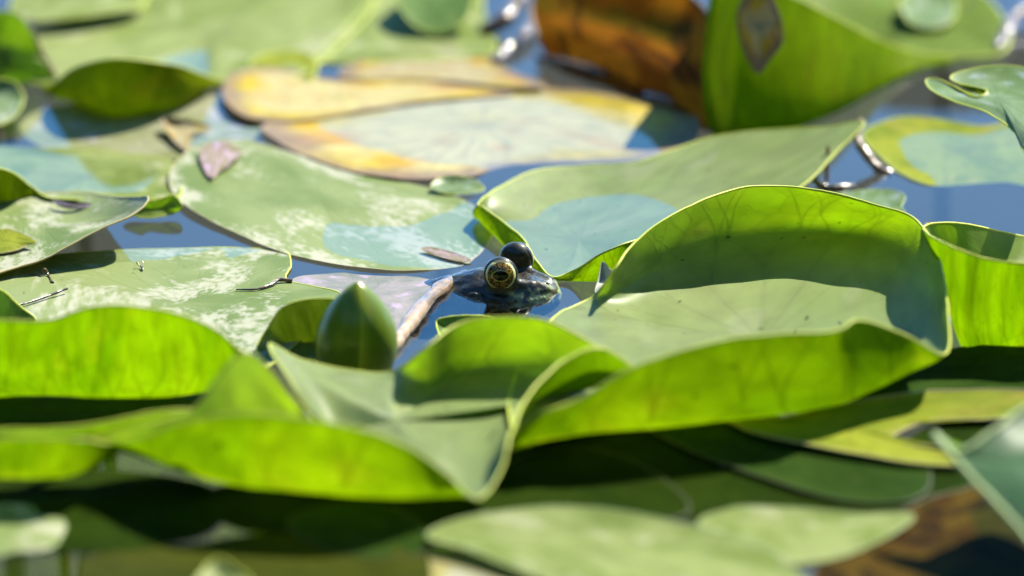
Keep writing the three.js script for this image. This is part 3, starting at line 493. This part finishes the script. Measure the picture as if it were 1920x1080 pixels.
// ---------------------------------------------------------------- sticks and litter
function rod(name, label, category, group, pts, r, colours, mat = {}) {
  const base = P(...pts[0]); base.y = 0;
  const cv = new THREE.CatmullRomCurve3(pts.map((p) => P(...p).sub(base))), q = cv.getPoints(60);
  const g = tubeAlong(q, typeof r === 'function' ? (t) => r(t) * S : r * S, 14, false, 0.5), p = g.attributes.position, col = new Float32Array(p.count * 3);
  for (let i = 0; i < p.count; i++) {
    const x = p.getX(i) / S, y = p.getY(i) / S, z = p.getZ(i) / S, n = fbm(x * 0.12, y * 0.12, z * 0.05, 4), d = (n - 0.5) * (mat.rough ?? 2) * S, nn = g.attributes.normal;
    p.setXYZ(i, p.getX(i) + nn.getX(i) * d, p.getY(i) + nn.getY(i) * d, p.getZ(i) + nn.getZ(i) * d);
    const t = Math.floor(i / 14) / 60, c0 = mix3(colours[0], colours[1], sm(0.35, 0.65, n)); col.set(colours[2] ? mix3(c0, mix3(colours[2], colours[0], sm(0.4, 0.7, n)), sm(mat.from ?? 0.3, mat.to ?? 0.6, t + 0.2 * (n - 0.5))) : c0, i * 3);
  }
  g.setAttribute('color', new THREE.BufferAttribute(col, 3)); g.computeVertexNormals();
  const m = part(numbered(name), g, new THREE.MeshPhysicalMaterial({ vertexColors: true, roughness: mat.r ?? 0.7, clearcoat: mat.coat ?? 0.5, clearcoatRoughness: mat.cr ?? 0.2 }), scene); m.position.copy(base);
  return tag(m, label, category, group);
}
rod('stick', 'wet tan stick floating between the bud and the frog', 'stick', null, [[728, 660, 8], [744, 640, 8], [757, 622, 9], [770, 604, 10], [786, 582, 9], [804, 560, 8], [826, 541, 5], [850, 526, 1], [874, 516, -5]], (t) => 12 + 4 * Math.sin(t * 3.1) - 2 * t, [[0.30, 0.19, 0.10], [0.46, 0.33, 0.20], [0.11, 0.075, 0.055]], { rough: 5, coat: 0.8, cr: 0.12, from: 0.35, to: 0.6 });
rod('twig', 'thin black twig lying on the stained pad at left', 'twig', 'bits of twig on the pads', [[30, 574, 9], [60, 565, 8], [95, 553, 8], [126, 541, 11]], 2.4, [[0.015, 0.013, 0.012], [0.03, 0.028, 0.025]]);
rod('twig', 'curved brown twig at the right end of the stained pad', 'twig', 'bits of twig on the pads', [[443, 543, 5], [480, 542, 6], [510, 533, 7], [525, 524, 9], [548, 527, 6]], (t) => 2 + 2.4 * t, [[0.06, 0.04, 0.025], [0.12, 0.06, 0.02]], { coat: 1 });
rod('twig', 'hooked brown twig at the far left end of the stained pad', 'twig', 'bits of twig on the pads', [[55, 514, 4], [75, 515, 5], [84, 505, 14], [89, 513, 6], [99, 530, 3]], 2.4, [[0.08, 0.04, 0.015], [0.16, 0.09, 0.02]], { coat: 1 });
rod('twig', 'tiny forked twig in the middle of the stained pad', 'twig', 'bits of twig on the pads', [[256, 492, 10], [264, 500, 4], [267, 508, 2], [268, 490, 12]], 1.6, [[0.05, 0.035, 0.02], [0.1, 0.07, 0.03]], { coat: 1 });
rod('twig', 'tan stalk leaning on the upright flap at left edge', 'twig', null, [[66, 68, 90], [76, 95, 62], [90, 120, 36], [106, 145, 10]], 4, [[0.22, 0.14, 0.06], [0.34, 0.24, 0.12]]);
rod('stem', 'brown bent stem under the tip of the pale leaf at right', 'stem', 'wet stems at right', [[1612, 225, 78], [1608, 262, 50], [1625, 290, 30], [1645, 315, 10], [1668, 326, -4]], 9, [[0.10, 0.055, 0.03], [0.22, 0.13, 0.07]], { coat: 1, rough: 5 });
rod('stem', 'thin red brown stem rising left of the bent stem', 'stem', 'wet stems at right', [[1553, 275, 70], [1551, 310, 36], [1549, 345, 2], [1548, 365, -20]], 4, [[0.16, 0.06, 0.02], [0.24, 0.10, 0.03]], { coat: 1 });
rod('stem', 'dark wet stem beside the thin red brown stem', 'stem', 'wet stems at right', [[1522, 320, 24], [1535, 345, 8], [1560, 352, 4], [1600, 350, 0]], 7, [[0.03, 0.018, 0.012], [0.07, 0.04, 0.02]], { coat: 1, rough: 5 });
rod('stem', 'black rotten stem lying along the foot of the upright brown leaf', 'stem', 'wet stems behind the yellow pad', [[1010, 108, 8], [1080, 125, 12], [1160, 150, 10], [1240, 188, 8], [1300, 212, 6]], 11, [[0.03, 0.018, 0.012], [0.08, 0.045, 0.02]], { coat: 1, cr: 0.1, rough: 8 });
rod('stem', 'wet brown rotten stem rising at the top left of the brown leaf', 'stem', 'wet stems behind the yellow pad', [[905, 60, 4], [935, 45, 22], [965, 15, 40], [985, -30, 60]], 17, [[0.035, 0.02, 0.014], [0.14, 0.06, 0.03]], { coat: 1, cr: 0.1, rough: 10 });
rod('stem', 'short wet rotten stem by the tan edged yellow pad', 'stem', 'wet stems behind the yellow pad', [[930, 118, 4], [955, 92, 10], [980, 70, 16], [1000, 40, 22]], 13, [[0.03, 0.018, 0.014], [0.10, 0.05, 0.03]], { coat: 1, cr: 0.1, rough: 9 });
rod('stem', 'grey brown wet stem at the top right corner', 'stem', null, [[1870, 95, 6], [1890, 60, 16], [1905, 30, 26], [1940, 10, 34]], 14, [[0.10, 0.075, 0.07], [0.2, 0.15, 0.14]], { coat: 1, rough: 6 });

const scrapM = { white: [leafMat(null, 0.2, 0.6, 0.35, rgb(0.62, 0.64, 0.55)), leafMat(null, 0.2, 0.3, 0.4, rgb(0.5, 0.55, 0.3))], mauve: [leafMat(T.pale, 0.25, 0.3, 0.5, rgb(1.3, 0.85, 2.6)), M.tan[1]], grey: [leafMat(T.pale, 0.05, 0.5, 0.4, rgb(0.35, 0.24, 0.9)), M.tan[1]] };
{
  const o = leaf('fallen_leaf', 'small mauve fallen leaf with a dark midrib on the whitish pad', 'fallen leaf', 'fallen leaves on the pads', scrapM.mauve, { c: [410, 293, 20], rw: 1, rimMat: null, wob: 3, seg: 80, rings: 12, rim: [[373, 288, 22], [380, 273, 26], [400, 266, 28], [425, 266, 28], [452, 284, 20], [436, 306, 18], [412, 322, 16], [397, 334, 15], [382, 315, 18]] });
  const b = o.position; part('midrib', tubeAlong([[430, 264, 29], [414, 284, 24], [404, 305, 20], [397, 335, 17.5]].map((p) => P(...p).sub(b)), 1.4 * S, 6, false), M.rimDark, o);
}
leaf('fallen_leaf', 'dry yellow fallen leaf on the chalky pad at the left edge', 'fallen leaf', 'fallen leaves on the pads', M.olive, { c: [10, 452, 20], rimMat: M.rimTan, rw: 1, wob: 4, seg: 80, rings: 12, rim: [[-50, 440, 20], [5, 430, 26], [30, 434, 24], [68, 454, 22], [50, 462, 16], [20, 472, 14], [-50, 474, 16]] });
leaf('fallen_leaf', 'dark grey petal shaped leaf on the chalky pad at left', 'fallen leaf', 'fallen leaves on the pads', scrapM.grey, { c: [135, 383, 20], rimMat: null, seg: 60, rings: 8, rim: [[98, 374, 22], [112, 373, 24], [145, 377, 26], [174, 382, 20], [150, 390, 18], [118, 388, 17]] });
leaf('fallen_leaf', 'tan rotting leaf scrap on the water left of the frog', 'fallen leaf', 'fallen leaves on the pads', scrapM.mauve, { c: [832, 477, 4], rimMat: M.rimTan, rw: 0.8, seg: 60, rings: 8, wob: 4, rim: [[790, 466, 4], [812, 464, 6], [845, 472, 6], [882, 488, 3], [860, 490, 2], [820, 480, 2]] });
leaf('fallen_leaf', 'brown curled leaf scrap on the sunken pad at upper left', 'fallen leaf', 'fallen leaves on the pads', M.tan, { c: [340, 245, 3], rimMat: M.rimTan, rw: 1.4, seg: 70, rings: 10, wob: 4, rim: [[304, 226, 14], [340, 223, 18], [395, 238, 6], [360, 252, 3], [350, 282, 2], [325, 262, 6]] });
leaf('fallen_leaf', 'small whitish leaf tip below the yellowing pad', 'fallen leaf', 'fallen leaves on the pads', M.glaucous, { c: [850, 350, 12], rw: 1, seg: 70, rings: 10, rim: [[808, 352, 14], [825, 334, 22], [855, 330, 24], [895, 340, 16], [905, 358, 6], [850, 366, 5]] });
leaf('fallen_leaf', 'white curled leaf tip at the left end of the folded leaf', 'fallen leaf', null, scrapM.white, { c: [1130, 525, 34], rimMat: null, seg: 60, rings: 8, rim: [[1116, 548, 24], [1122, 515, 48], [1128, 490, 66], [1142, 502, 58], [1152, 512, 52], [1140, 535, 36]] });

renderer.render(scene, camera);
